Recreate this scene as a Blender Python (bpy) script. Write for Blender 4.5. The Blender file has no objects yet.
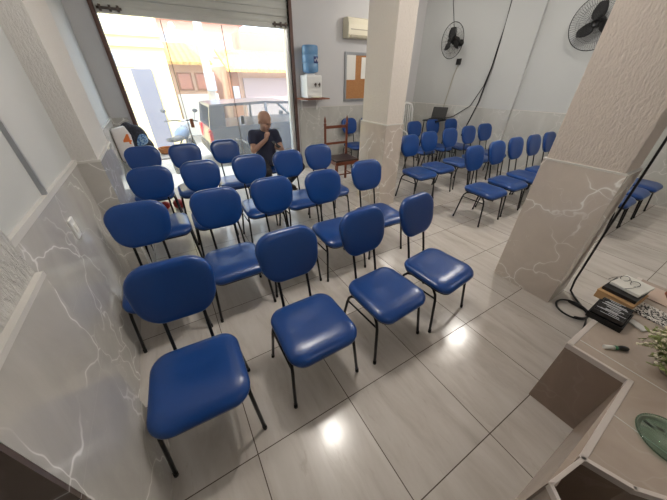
import bpy, bmesh, math, random
from mathutils import Vector, Matrix, Euler
R = math.radians
PI = math.pi
rnd = random.Random(7)
scene = bpy.context.scene
COL = scene.collection

# ------------------------------------------------------------------ camera, world, sun, lamps, exposure
cam_d = bpy.data.cameras.new('camera')
cam = bpy.data.objects.new('camera', cam_d)
COL.objects.link(cam)
scene.camera = cam
cam_d.sensor_fit = 'HORIZONTAL'
cam_d.sensor_width = 36.0
cam_d.lens = 262.92 / 667 * 36.0
cam_d.clip_start = 0.02
_yaw, _pit, _rol = R(31.25), R(33.414), R(.383)
_fw = Vector((math.sin(_yaw) * math.cos(_pit), math.cos(_yaw) * math.cos(_pit), -math.sin(_pit)))
_rt = Vector((math.cos(_yaw), -math.sin(_yaw), 0))
_up = _rt.cross(_fw)
_r2 = _rt * math.cos(_rol) + _up * math.sin(_rol)
_u2 = -_rt * math.sin(_rol) + _up * math.cos(_rol)
mw = Matrix((_r2, _u2, -_fw)).transposed().to_4x4()
mw.translation = Vector((0, 0, 1.7477))
cam.matrix_world = mw

scene.view_settings.view_transform = 'Standard'
scene.view_settings.look = 'None'
scene.view_settings.gamma = 1.0
scene.view_settings.use_curve_mapping = False
scene.view_settings.exposure = 0.48

world = bpy.data.worlds.new('world')
scene.world = world
world.use_nodes = True
wn = world.node_tree
wn.nodes.clear()
w_out = wn.nodes.new('ShaderNodeOutputWorld')
w_bg = wn.nodes.new('ShaderNodeBackground')
w_sky = wn.nodes.new('ShaderNodeTexSky')
w_sky.sky_type = 'HOSEK_WILKIE'
w_sky.sun_direction = Vector((-0.35, -0.55, 0.75)).normalized()
w_sky.turbidity = 5.0
w_mix = wn.nodes.new('ShaderNodeMixRGB')
w_mix.inputs[0].default_value = 0.55
w_mix.inputs[2].default_value = (0.8, 0.9, 1.0, 1)
wn.links.new(w_sky.outputs[0], w_mix.inputs[1])
wn.links.new(w_mix.outputs[0], w_bg.inputs[0])
w_bg.inputs[1].default_value = 6.2
wn.links.new(w_bg.outputs[0], w_out.inputs[0])

sun_d = bpy.data.lights.new('sun', 'SUN')
sun_d.energy = 6.0
sun_d.angle = R(1.0)
sun_d.color = (1.0, 0.94, 0.84)
sun = bpy.data.objects.new('sun', sun_d)
COL.objects.link(sun)
sun.rotation_euler = Vector((-0.35, -0.55, 0.75)).to_track_quat('Z', 'Y').to_euler()

# daylight portal exactly in the shop door opening (guides sampling only, gives no light of its own)
por_d = bpy.data.lights.new('door_portal', 'AREA')
por_d.shape = 'RECTANGLE'
por_d.size, por_d.size_y = 2.74, 2.4
por_d.cycles.is_portal = True
por = bpy.data.objects.new('door_portal', por_d)
COL.objects.link(por)
por.location = (1.05, 5.75, 1.22)
por.rotation_euler = (R(-90), 0, 0)

BULBS = [(0.96, 1.56, 2.95, 43), (4.17, 1.78, 2.95, 54), (1.2, -1.6, 2.95, 6), (4.4, 4.4, 2.95, 16), (5.2, -0.9, 2.95, 14)]
for (bx_, by_, bz_, be_) in BULBS:
    ld = bpy.data.lights.new('bulb_light', 'POINT')
    ld.energy = be_
    ld.shadow_soft_size = 0.07
    ld.color = (1.0, 0.945, 0.875)
    lo = bpy.data.objects.new('bulb_light', ld)
    COL.objects.link(lo)
    lo.location = (bx_, by_, bz_ - .13)

# ------------------------------------------------------------------ material helpers
def s2l(c):
    return tuple((x / 255 / 12.92) if x / 255 <= .04045 else ((x / 255 + .055) / 1.055) ** 2.4 for x in c)

class NT:
    def __init__(self, name):
        self.m = bpy.data.materials.new(name)
        self.m.use_nodes = True
        self.t = self.m.node_tree
        self.b = self.t.nodes['Principled BSDF']
        self.tc = None
    def n(self, typ, **kw):
        nd = self.t.nodes.new(typ)
        for k, v in kw.items():
            setattr(nd, k, v)
        return nd
    def link(self, a, b):
        self.t.links.new(a, b)
    def coord(self):
        if self.tc is None:
            self.tc = self.n('ShaderNodeTexCoord').outputs['Object']
        return self.tc
    def setin(self, sock, v):
        if isinstance(v, bpy.types.NodeSocket):
            self.link(v, sock)
        else:
            sock.default_value = v
    def math(self, op, a, b=None, c=None):
        nd = self.n('ShaderNodeMath', operation=op)
        for i, v in enumerate((a, b, c)):
            if v is not None:
                self.setin(nd.inputs[i], v)
        return nd.outputs[0]
    def vmath(self, op, a, b=None):
        nd = self.n('ShaderNodeVectorMath', operation=op)
        for i, v in enumerate((a, b)):
            if v is not None:
                self.setin(nd.inputs[i], v)
        return nd.outputs[0]
    def mapping(self, v, scale=(1, 1, 1), rot=(0, 0, 0), loc=(0, 0, 0)):
        nd = self.n('ShaderNodeMapping')
        self.link(v, nd.inputs[0])
        nd.inputs['Location'].default_value = loc
        nd.inputs['Rotation'].default_value = rot
        nd.inputs['Scale'].default_value = scale
        return nd.outputs[0]
    def noise(self, v, scale, detail=4, rough=.55, dist=0.0):
        nd = self.n('ShaderNodeTexNoise')
        self.link(v, nd.inputs['Vector'])
        nd.inputs['Scale'].default_value = scale
        nd.inputs['Detail'].default_value = detail
        nd.inputs['Roughness'].default_value = rough
        nd.inputs['Distortion'].default_value = dist
        return nd
    def ramp(self, f, stops):
        nd = self.n('ShaderNodeValToRGB')
        self.link(f, nd.inputs[0])
        el = nd.color_ramp.elements
        while len(el) < len(stops):
            el.new(0.5)
        for e, (p, c) in zip(el, stops):
            e.position = p
            e.color = (c[0], c[1], c[2], 1) if not isinstance(c, (int, float)) else (c, c, c, 1)
        return nd.outputs[0]
    def mix(self, f, a, b, mode='MIX'):
        nd = self.n('ShaderNodeMixRGB', blend_type=mode)
        self.setin(nd.inputs[0], f)
        for i, v in ((1, a), (2, b)):
            if isinstance(v, tuple):
                nd.inputs[i].default_value = (v[0], v[1], v[2], 1)
            else:
                self.link(v, nd.inputs[i])
        return nd.outputs[0]
    def bump(self, h, strength=.3, dist=.01):
        nd = self.n('ShaderNodeBump')
        nd.inputs['Strength'].default_value = strength
        nd.inputs['Distance'].default_value = dist
        self.link(h, nd.inputs['Height'])
        self.link(nd.outputs[0], self.b.inputs['Normal'])

def simple(name, rgb, rough=.5, metal=0.0, var=.06, scale=30, spec=.5, bump=0.0, coat=0.0, lin=False):
    t = NT(name)
    c = rgb if lin else s2l(rgb)
    nz = t.noise(t.coord(), scale, 3).outputs[0]
    a = tuple(max(0, x * (1 - var)) for x in c)
    b = tuple(min(1, x * (1 + var)) for x in c)
    t.link(t.mix(nz, a, b), t.b.inputs['Base Color'])
    t.b.inputs['Roughness'].default_value = rough
    t.b.inputs['Metallic'].default_value = metal
    t.b.inputs['Specular IOR Level'].default_value = spec
    t.b.inputs['Coat Weight'].default_value = coat
    if bump:
        t.bump(nz, bump, .004)
    return t.m

def mat_floor():
    t = NT('floor_tile')
    sx = t.n('ShaderNodeSeparateXYZ'); t.link(t.coord(), sx.inputs[0])
    def cell(s, off):
        u = t.math('DIVIDE', t.math('SUBTRACT', s, off), .6)
        fr = t.math('FRACT', u)
        fl = t.math('FLOOR', u)
        d = t.math('MINIMUM', fr, t.math('SUBTRACT', 1.0, fr))
        return d, fl
    dx, fx = cell(sx.outputs[0], -.0437)
    dy, fy = cell(sx.outputs[1], .7175)
    d = t.math('MINIMUM', dx, dy)
    grout = t.math('LESS_THAN', d, .0042)
    cx = t.n('ShaderNodeCombineXYZ'); t.link(fx, cx.inputs[0]); t.link(fy, cx.inputs[1])
    wn_ = t.n('ShaderNodeTexWhiteNoise', noise_dimensions='3D'); t.link(cx.outputs[0], wn_.inputs['Vector'])
    off = t.vmath('MULTIPLY', wn_.outputs['Color'], (7.0, 9.0, 3.0))
    v = t.vmath('ADD', t.coord(), off)
    v1 = t.mapping(v, (5.5, 1.1, 1), (0, 0, R(14)))
    n1 = t.noise(v1, 1.5, 6, .62, .5).outputs[0]
    n2 = t.noise(t.mapping(v, (11, 2.6, 1), (0, 0, R(14))), 2.2, 6, .65, .8).outputs[0]
    base = t.ramp(n1, [(.32, s2l((184, 176, 168))), (.5, s2l((198, 191, 184))), (.68, s2l((206, 200, 194)))])
    vein = t.ramp(n2, [(.60, 0), (.70, 1)])
    c1 = t.mix(t.math('MULTIPLY', vein, .28), base, s2l((156, 136, 120)))
    tone = t.math('MULTIPLY_ADD', wn_.outputs['Value'], .10, .95)
    tn = t.n('ShaderNodeVectorMath', operation='SCALE'); t.link(c1, tn.inputs[0]); t.link(tone, tn.inputs['Scale'])
    col = t.mix(grout, tn.outputs[0], s2l((74, 58, 48)))
    t.link(col, t.b.inputs['Base Color'])
    rg = t.math('MULTIPLY_ADD', n1, .12, .13)
    t.link(t.math('MAXIMUM', rg, t.math('MULTIPLY', grout, .8)), t.b.inputs['Roughness'])
    t.b.inputs['Specular IOR Level'].default_value = .55
    inv = t.math('SUBTRACT', 1.0, t.math('LESS_THAN', d, .005))
    t.bump(inv, .25, .002)
    return t.m

def mat_marble(name='marble_tile', base=(200, 197, 191), dark=(178, 174, 168), joints=True, rough=.06, zj=.4, veins=1.0):
    t = NT(name)
    co = t.coord()
    warp = t.noise(co, 2.3, 3, .55).outputs['Color']
    v = t.vmath('ADD', co, t.vmath('MULTIPLY', warp, (.55, .55, .55)))
    vo = t.n('ShaderNodeTexVoronoi', feature='DISTANCE_TO_EDGE')
    t.link(t.mapping(v, (1, 1, .8), (R(20), R(35), R(15))), vo.inputs['Vector'])
    vo.inputs['Scale'].default_value = 2.9
    msk = t.ramp(t.noise(co, 2.2, 2).outputs[0], [(.38, 0), (.55, 1)])
    line = t.ramp(vo.outputs['Distance'], [(.004, 1), (.016, 0)])
    soft = t.ramp(vo.outputs['Distance'], [(.0, .16), (.07, 0)])
    vo2 = t.n('ShaderNodeTexVoronoi', feature='DISTANCE_TO_EDGE')
    t.link(t.vmath('ADD', co, t.vmath('MULTIPLY', t.noise(co, 5, 3).outputs['Color'], (.3, .3, .3))), vo2.inputs['Vector'])
    vo2.inputs['Scale'].default_value = 5.0
    line2 = t.ramp(vo2.outputs['Distance'], [(.0, .55), (.010, 0)])
    cloud = t.noise(t.mapping(co, (1, 1, .6)), 2.6, 6, .6, .6).outputs[0]
    b = t.mix(t.ramp(cloud, [(.3, 0), (.7, 1)]), s2l(dark), s2l(base))
    ln = t.math('MAXIMUM', t.math('MAXIMUM', line, soft), t.math('MULTIPLY', line2, t.ramp(cloud, [(.50, 0), (.62, 1)])))
    f = t.math('MULTIPLY', t.math('MULTIPLY', ln, msk), veins)
    col = t.mix(f, b, s2l((240, 238, 234)))
    if joints:
        sx = t.n('ShaderNodeSeparateXYZ'); t.link(co, sx.inputs[0])
        fr = t.math('FRACT', t.math('DIVIDE', sx.outputs[2], zj))
        dd = t.math('MINIMUM', fr, t.math('SUBTRACT', 1.0, fr))
        j = t.math('LESS_THAN', dd, .004)
        col = t.mix(t.math('MULTIPLY', j, .5), col, s2l((200, 196, 190)))
    t.link(col, t.b.inputs['Base Color'])
    t.b.inputs['Roughness'].default_value = rough
    t.b.inputs['Specular IOR Level'].default_value = .5
    return t.m

def mat_plaster(name, rgb, strength=.75, scale=52):
    t = NT(name)
    co = t.coord()
    n1 = t.noise(t.mapping(co, (1.6, 1.6, .55), (R(25), R(-20), 0)), scale, 5, .6, .4).outputs[0]
    n2 = t.noise(co, 90, 3).outputs[0]
    h = t.math('ADD', t.ramp(n1, [(.35, 0), (.65, 1)]), t.math('MULTIPLY', n2, .25))
    c = s2l(rgb)
    t.link(t.mix(n1, tuple(x * .94 for x in c), tuple(min(1, x * 1.04) for x in c)), t.b.inputs['Base Color'])
    t.b.inputs['Roughness'].default_value = .85
    t.b.inputs['Specular IOR Level'].default_value = .2
    t.bump(h, strength, .012)
    return t.m

def mat_wood(name, a, b, rough=.4, scale=3.0):
    t = NT(name)
    v = t.mapping(t.coord(), (1, 1, .12) if scale > 0 else (.12, 1, 1))
    n = t.noise(v, 34, 5, .6, 1.2).outputs[0]
    t.link(t.mix(n, s2l(a), s2l(b)), t.b.inputs['Base Color'])
    t.b.inputs['Roughness'].default_value = rough
    t.bump(n, .15, .003)
    return t.m

def mat_speckle(name, a, b, scale=90, thr=.5):
    t = NT(name)
    vo = t.n('ShaderNodeTexVoronoi'); t.link(t.coord(), vo.inputs['Vector']); vo.inputs['Scale'].default_value = scale
    sx = t.n('ShaderNodeSeparateColor'); t.link(vo.outputs['Color'], sx.inputs[0])
    t.link(t.mix(t.math('GREATER_THAN', sx.outputs[0], thr), s2l(a), s2l(b)), t.b.inputs['Base Color'])
    t.b.inputs['Roughness'].default_value = .7
    return t.m

def mat_glass(name, tint=(1, 1, 1), refl=1.0, veil=0.0):
    t = NT(name)
    t.t.nodes.remove(t.b)
    out = t.t.nodes['Material Output']
    tr = t.n('ShaderNodeBsdfTransparent'); tr.inputs[0].default_value = (*tint, 1)
    gl = t.n('ShaderNodeBsdfGlossy'); gl.inputs['Roughness'].default_value = .02
    fr = t.n('ShaderNodeFresnel'); fr.inputs[0].default_value = 1.45
    mx = t.n('ShaderNodeMixShader')
    t.link(t.math('MULTIPLY', t.math('MULTIPLY', fr.outputs[0], refl), t.math('SUBTRACT', 1.0, t.n('ShaderNodeNewGeometry').outputs['Backfacing'])), mx.inputs[0])
    t.link(tr.outputs[0], mx.inputs[1]); t.link(gl.outputs[0], mx.inputs[2])
    if veil > 0:
        vl = t.n('ShaderNodeBsdfTranslucent'); vl.inputs[0].default_value = (.95, .94, .92, 1)  # translucent share added to veil the bright view behind the pane
        m2 = t.n('ShaderNodeMixShader')
        sm = t.noise(t.coord(), 3.0, 4).outputs[0]
        t.link(t.math('MULTIPLY_ADD', sm, veil, veil * .5), m2.inputs[0])
        t.link(mx.outputs[0], m2.inputs[1]); t.link(vl.outputs[0], m2.inputs[2])
        t.link(m2.outputs[0], out.inputs[0])
    else:
        t.link(mx.outputs[0], out.inputs[0])
    return t.m

def mat_tiles_roof(name):
    t = NT(name)
    w = t.n('ShaderNodeTexWave', wave_type='BANDS', bands_direction='X')
    t.link(t.coord(), w.inputs['Vector']); w.inputs['Scale'].default_value = 1.6
    n = t.noise(t.coord(), 5, 4).outputs[0]
    t.link(t.mix(n, s2l((214, 150, 84)), s2l((232, 186, 106))), t.b.inputs['Base Color'])
    t.b.inputs['Roughness'].default_value = .8
    t.bump(w.outputs[0], .6, .06)
    return t.m

M = dict(
    floor=mat_floor(),
    marble=mat_marble(),
    marble_pale=mat_marble('marble_tile_pale', (196, 196, 191), (182, 181, 176), veins=.5),
    gate=simple('lilac_grey_gate', (96, 97, 112), .6),
    marble_warm=mat_marble('marble_tile_warm', (208, 197, 187), (188, 177, 168)),
    marble_shaded=mat_marble('shaded_marble_tile', (104, 90, 82), (84, 72, 66), rough=.25, veins=.35),  # wall tile with shade put into its colour, browner and darker
    counter=mat_marble('counter_tile', (186, 172, 160), (166, 150, 138), joints=False, rough=.22, veins=.06),
    riser=mat_marble('shaded_counter_tile', (150, 132, 118), (132, 114, 102), joints=False, rough=.25, veins=.05),  # counter tile for the riser, its shade mixed into the brown
    trim=simple('aluminium_trim', (206, 196, 190), .35, .0, .03),
    paint=simple('wall_paint', (188, 190, 189), .6, var=.02, scale=3, spec=.3),
    paint_grey=simple('wall_paint_grey', (202, 201, 202), .6, var=.02, scale=3, spec=.3),
    ceil=simple('ceiling_paint', (215, 212, 206), .8, var=.02),
    plaster=mat_plaster('rough_plaster', (224, 212, 203)), plaster_soft=mat_plaster('soft_grey_plaster', (204, 201, 197), .28, 60), plaster_grey=mat_plaster('rough_grey_plaster', (208, 206, 202)),
    plaster_fine=mat_plaster('fine_plaster', (224, 216, 208), .5, 60),
    ledge=simple('ledge_stone', (206, 203, 198), .3, var=.04),
    vinyl=simple('blue_vinyl', (6, 60, 128), .28, var=.05, scale=60, bump=.04, spec=.6),
    vinyl_dark=simple('black_shell', (18, 18, 20), .45),
    black=simple('black_metal', (16, 16, 17), .35, .3, .05),
    rubber=simple('black_rubber', (14, 14, 14), .7),
    blackp=simple('black_plastic', (14, 14, 15), .45),
    wire=simple('fan_wire', (40, 40, 42), .4, .5),
    white=simple('white_plastic', (232, 232, 230), .35, var=.02),
    cream=simple('cream_plastic', (226, 219, 196), .4, var=.02),
    cream_d=simple('cream_plastic_grille', (168, 160, 138), .5, var=.04),
    shutter=simple('shutter_steel', (206, 206, 200), .5, .0, .05, 8),
    brown=simple('brown_painted_steel', (96, 70, 62), .5, .2, .12, 20),
    rust=simple('dark_bolt_steel', (92, 82, 76), .5, .4, .15, 40),
    jamb=simple('anodised_jamb', (222, 224, 222), .3, .2, .02),
    glass=mat_glass('door_glass', (.97, .985, .98), 1.0, .05),
    carglass=mat_glass('car_glass', (.75, .8, .8), 1.2),
    plateglass=mat_glass('plate_glass', (.72, .82, .77), 1.5),
    bottle=None,
    wood=mat_wood('dark_wood', (92, 44, 26), (130, 70, 42)),
    woodshelf=mat_wood('shelf_wood', (120, 66, 44), (160, 96, 66)),
    leather=simple('dark_leather', (44, 24, 20), .35, var=.15),
    cork=mat_speckle('cork', (184, 132, 84), (170, 116, 70), 160),
    paper=simple('paper', (232, 230, 224), .8, var=.03),
    card=simple('cardboard', (186, 148, 104), .8, var=.08),
    skin=simple('skin', (182, 142, 122), .5, var=.06),
    shirt=simple('navy_cotton', (44, 48, 70), .85, var=.12),
    jeans=simple('dark_trousers', (40, 38, 44), .85, var=.12),
    shoe=simple('dark_shoe', (46, 36, 34), .6),
    hair=simple('grey_stubble', (110, 92, 84), .8),
    eye=simple('dark_eye', (30, 22, 20), .3),
    lip=simple('lip', (140, 84, 72), .5),
    red=simple('red_plastic', (176, 36, 32), .35),
    orange=simple('orange_print', (238, 128, 60), .6),
    bagpaper=simple('white_bag', (236, 230, 226), .7, var=.03),
    bagdark=mat_speckle('dark_patterned_cloth', (26, 26, 34), (48, 48, 62), 70, .7),
    bagblue=mat_speckle('blue_patterned_cloth', (70, 110, 160), (150, 180, 205), 60, .55),
    wicker=simple('wicker', (196, 132, 84), .7, var=.2, scale=80, bump=.5),
    street=simple('asphalt', (150, 146, 142), .9, var=.12, scale=40),
    sidewalk=simple('concrete', (196, 190, 182), .9, var=.08),
    carpaint=simple('slate_car_paint', (70, 74, 88), .3, .3, .03, coat=.5),
    tyre=simple('tyre', (30, 30, 32), .8),
    hub=simple('alloy', (170, 172, 176), .35, .7),
    taillamp=simple('tail_lamp_red', (190, 30, 34), .25),
    lampclear=simple('head_lamp', (220, 222, 226), .15),
    yellowwall=simple('pale_yellow_stucco', (226, 206, 150), .9, var=.03),
    pinkwall=simple('pink_stucco', (206, 166, 150), .9, var=.06, scale=6),
    orangewall=simple('orange_stucco', (214, 178, 154), .9, var=.08, scale=6),
    mauve=simple('mauve_gate', (172, 152, 152), .7, var=.05),
    brick=simple('brick_red', (196, 134, 118), .9, var=.12, scale=12),
    roof=mat_tiles_roof('orange_roof_tiles'),
    winbrown=simple('brown_shutters', (150, 96, 66), .7),
    palegrey=simple('pale_grey_door', (150, 154, 170), .6),
    concrete=simple('pole_concrete', (206, 196, 186), .9),
    motoblue=simple('motorcycle_blue', (96, 120, 150), .35),
    motodark=simple('motorcycle_dark', (50, 52, 58), .5),
    screen=simple('dark_screen', (10, 10, 12), .2),
    label=simple('bottle_label', (24, 48, 110), .4),
    speck=mat_speckle('speckled_cloth', (34, 32, 32), (214, 210, 204), 130, .42),
    pinkcard=simple('pinkish_folder', (196, 174, 160), .7),
    cdcase=simple('disc_case', (34, 34, 38), .18, spec=.8),
    cdspine=simple('disc_spine', (214, 214, 218), .4),
    leaf=simple('pale_leaf', (132, 142, 84), .6, var=.2, scale=80),
    bloom=simple('cream_bloom', (224, 216, 190), .8, var=.08, scale=80),
    stem=simple('stem_green', (118, 116, 78), .7),
    vase=simple('glazed_vase', (200, 190, 176), .25),
    green=simple('green_plastic', (56, 122, 86), .4),
    clear=simple('clear_packet', (210, 208, 204), .12, var=.05, scale=50),
)
def mat_bottle():
    t = NT('blue_bottle')
    t.link(t.mix(t.noise(t.coord(), 6).outputs[0], s2l((112, 160, 206)), s2l((132, 178, 220))), t.b.inputs['Base Color'])
    t.b.inputs['Roughness'].default_value = .18
    t.b.inputs['Transmission Weight'].default_value = .25
    return t.m
M['bottle'] = mat_bottle()
def mat_bulb():
    t = NT('bulb_glow')
    t.b.inputs['Emission Color'].default_value = (1, .94, .86, 1)
    t.b.inputs['Emission Strength'].default_value = 9
    t.link(t.mix(t.noise(t.coord(), 5).outputs[0], (.9, .9, .88), (.95, .95, .93)), t.b.inputs['Base Color'])
    return t.m
M['bulb'] = mat_bulb()

# ------------------------------------------------------------------ mesh helpers
class MB:
    """collects shapes for ONE mesh"""
    def __init__(self):
        self.bm = bmesh.new()
    def _add(self, other, mtx=None):
        if mtx is not None:
            bmesh.ops.transform(other, matrix=mtx, verts=other.verts)
        me = bpy.data.meshes.new('tmp')
        other.to_mesh(me); other.free()
        self.bm.from_mesh(me)
        bpy.data.meshes.remove(me)
        return self
    def box(self, c, s, rot=(0, 0, 0), bev=0.0, seg=2):
        b = bmesh.new()
        bmesh.ops.create_cube(b, size=1)
        bmesh.ops.scale(b, vec=s, verts=b.verts)
        if bev > 0:
            bmesh.ops.bevel(b, geom=list(b.edges), offset=min(bev, min(s) * .49), segments=seg, affect='EDGES', profile=.6)
            for f in b.faces: f.smooth = False
        return self._add(b, Matrix.Translation(c) @ Euler(rot).to_matrix().to_4x4())
    def bb(self, x0, x1, y0, y1, z0, z1, bev=0.0):
        return self.box(((x0 + x1) / 2, (y0 + y1) / 2, (z0 + z1) / 2), (abs(x1 - x0), abs(y1 - y0), abs(z1 - z0)), bev=bev)
    def tube(self, pts, r, n=10, cap=True):
        pts = [Vector(p) for p in pts]
        rs = r if isinstance(r, (list, tuple)) else [r] * len(pts)
        b = bmesh.new()
        t0 = (pts[1] - pts[0]).normalized()
        ref = Vector((0, 0, 1)) if abs(t0.z) < .9 else Vector((1, 0, 0))
        u = t0.cross(ref).normalized()
        rings = []
        for i, p in enumerate(pts):
            if i == 0: t = pts[1] - pts[0]
            elif i == len(pts) - 1: t = pts[-1] - pts[-2]
            else: t = (pts[i + 1] - p).normalized() + (p - pts[i - 1]).normalized()
            t.normalize()
            u = (u - t * u.dot(t))
            if u.length < 1e-6: u = t.orthogonal()
            u.normalize()
            w = t.cross(u)
            rings.append([b.verts.new(p + (u * math.cos(2 * PI * k / n) + w * math.sin(2 * PI * k / n)) * rs[i]) for k in range(n)])
        for a, c in zip(rings, rings[1:]):
            for k in range(n):
                f = b.faces.new((a[k], a[(k + 1) % n], c[(k + 1) % n], c[k])); f.smooth = True
        if cap:
            b.faces.new(rings[0][::-1]); b.faces.new(rings[-1])
        return self._add(b)
    def ring(self, c, rad, r, axis=(0, 0, 1), n=32, m=6, sx=1.0):
        a = Vector(axis).normalized(); u = a.orthogonal().normalized(); w = a.cross(u); c = Vector(c)
        b = bmesh.new(); rings = []
        for i in range(n):
            th = 2 * PI * i / n
            d = u * math.cos(th) + w * math.sin(th)
            p = c + d * rad
            rings.append([b.verts.new(p + (d * math.cos(2 * PI * k / m) + a * math.sin(2 * PI * k / m)) * r) for k in range(m)])
        for i in range(n):
            p, q = rings[i], rings[(i + 1) % n]
            for k in range(m):
                f = b.faces.new((p[k], q[k], q[(k + 1) % m], p[(k + 1) % m])); f.smooth = True
        return self._add(b)
    def lathe(self, prof, c=(0, 0, 0), n=24, axis=(0, 0, 1)):
        b = bmesh.new(); rings = []
        for (r, z) in prof:
            if r < 1e-5: rings.append([b.verts.new((0, 0, z))])
            else: rings.append([b.verts.new((r * math.cos(2 * PI * k / n), r * math.sin(2 * PI * k / n), z)) for k in range(n)])
        for p, q in zip(rings, rings[1:]):
            for k in range(n):
                if len(p) == 1 and len(q) == 1: continue
                if len(p) == 1: vs = (p[0], q[k], q[(k + 1) % n])
                elif len(q) == 1: vs = (p[k], p[(k + 1) % n], q[0])
                else: vs = (p[k], p[(k + 1) % n], q[(k + 1) % n], q[k])
                f = b.faces.new(vs); f.smooth = True
        if len(rings[0]) > 1: b.faces.new(rings[0][::-1])
        if len(rings[-1]) > 1: b.faces.new(rings[-1])
        q = Vector((0, 0, 1)).rotation_difference(Vector(axis).normalized())
        return self._add(b, Matrix.Translation(c) @ q.to_matrix().to_4x4())
    def ell(self, c, s, rot=(0, 0, 0), seg=16):
        b = bmesh.new()
        bmesh.ops.create_uvsphere(b, u_segments=seg, v_segments=max(6, seg // 2 + 2), radius=1)
        bmesh.ops.scale(b, vec=s, verts=b.verts)
        for f in b.faces: f.smooth = True
        return self._add(b, Matrix.Translation(c) @ Euler(rot).to_matrix().to_4x4())
    def prism(self, poly, a0, a1, plane='xy'):
        """polygon extruded along the third axis"""
        b = bmesh.new()
        def P(u, v, w):
            return {'xy': (u, v, w), 'xz': (u, w, v), 'yz': (w, u, v)}[plane]
        lo = [b.verts.new(P(u, v, a0)) for u, v in poly]
        hi = [b.verts.new(P(u, v, a1)) for u, v in poly]
        n = len(poly)
        b.faces.new(lo[::-1]); b.faces.new(hi)
        for i in range(n):
            b.faces.new((lo[i], lo[(i + 1) % n], hi[(i + 1) % n], hi[i]))
        bmesh.ops.recalc_face_normals(b, faces=b.faces)
        return self._add(b)
    def quad(self, pts):
        b = bmesh.new()
        b.faces.new([b.verts.new(p) for p in pts])
        return self._add(b)
    def loft(self, rings, close=True, smooth=True):
        b = bmesh.new()
        R_ = [[b.verts.new(p) for p in r] for r in rings]
        n = len(R_[0])
        for p, q in zip(R_, R_[1:]):
            for k in range(n):
                f = b.faces.new((p[k], p[(k + 1) % n], q[(k + 1) % n], q[k])); f.smooth = smooth
        if close:
            f = b.faces.new(R_[0][::-1]); f.smooth = smooth
            f = b.faces.new(R_[-1]); f.smooth = smooth
        bmesh.ops.recalc_face_normals(b, faces=b.faces)
        return self._add(b)
    def build(self, name, mat, parent=None, loc=None):
        me = bpy.data.meshes.new(name)
        self.bm.to_mesh(me); self.bm.free()
        me.materials.append(mat)
        o = bpy.data.objects.new(name, me)
        COL.objects.link(o)
        if parent is not None: o.parent = parent
        if loc is not None: o.location = loc
        return o

def tag(o, label=None, cat=None, group=None, kind=None):
    if label: o['label'] = label
    if cat: o['category'] = cat
    if group: o['group'] = group
    if kind: o['kind'] = kind
    return o
def empty(name, loc=(0, 0, 0), rz=0.0, label=None, cat=None, group=None):
    o = bpy.data.objects.new(name, None)
    o.empty_display_size = .1
    COL.objects.link(o)
    o.location = loc
    o.rotation_euler = (0, 0, rz)
    return tag(o, label, cat, group)
def struct(o):
    o['kind'] = 'structure'
    return o
def copy_tree(root):
    r = root.copy(); COL.objects.link(r)
    for ch in root.children:
        c = ch.copy(); COL.objects.link(c); c.parent = r
        for g in ch.children:
            d = g.copy(); COL.objects.link(d); d.parent = c
    return r

# ------------------------------------------------------------------ room shell
LX = -.62                       # left wall
DY = 5.55                       # street front wall (inner face)
CH = 3.2
WZ = 1.2                        # tiled wainscot height
OX0, OX1, OZ = -.305, 2.43, 2.44   # door opening
def RW(y): return 6.88 - .2 * y     # right wall, slightly skewed
YB = -3.0

struct(MB().bb(-2.6, 7.9, YB - .2, DY + .02, -.12, 0).build('floor', M['floor']))
struct(MB().bb(-2.8, 8.0, YB - .2, DY + .4, CH, CH + .15).build('ceiling', M['ceil']))
# left wall (thick, returns to the left in front of the near pilaster)
wl = struct(MB().bb(LX - .3, LX, .54, DY + .3, 0, CH).build('wall_left', M['paint']))
MB().bb(LX - .02, LX + .014, 1.06, 2.66, 0, WZ).build('wainscot', M['marble'], wl)
MB().bb(LX - .02, LX + .014, 3.42, DY, 0, WZ).build('wainscot', M['marble'], wl)
MB().bb(LX - .02, LX + .022, 1.06, 2.66, WZ, WZ + .03).build('ledge', M['ledge'], wl)
MB().bb(LX - .02, LX + .022, 3.42, DY, WZ, WZ + .015).build('ledge', M['ledge'], wl)
# near pilaster
p = struct(MB().bb(LX - .3, -.475, .54, 1.06, WZ, CH).build('trim_1', M['plaster_grey']))
MB().bb(LX - .3, -.46, .548, 1.06, 0, WZ).build('tiled_base', M['marble'], p)
MB().bb(LX - .3, -.455, .54, 1.06, WZ, WZ + .018).build('ledge', M['ledge'], p)
MB().bb(LX - 1.98, -.461, .535, .548, 0, WZ).build('shaded_side', M['marble_shaded'], p)  # pilaster side away from the daylight, its shade painted in
MB().bb(LX - 1.98, LX - .3, .548, .8, 0, CH).build('return_wall', M['paint'], p)
# far pilaster
p = struct(MB().bb(LX - .3, -.475, 2.66, 3.42, WZ, CH).build('trim_2', M['plaster_soft']))
MB().bb(LX - .3, -.462, 2.65, 3.43, 0, WZ).build('tiled_base', M['marble'], p)
MB().bb(LX - .3, -.458, 2.645, 3.435, WZ, WZ + .016).build('ledge', M['ledge'], p)
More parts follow.
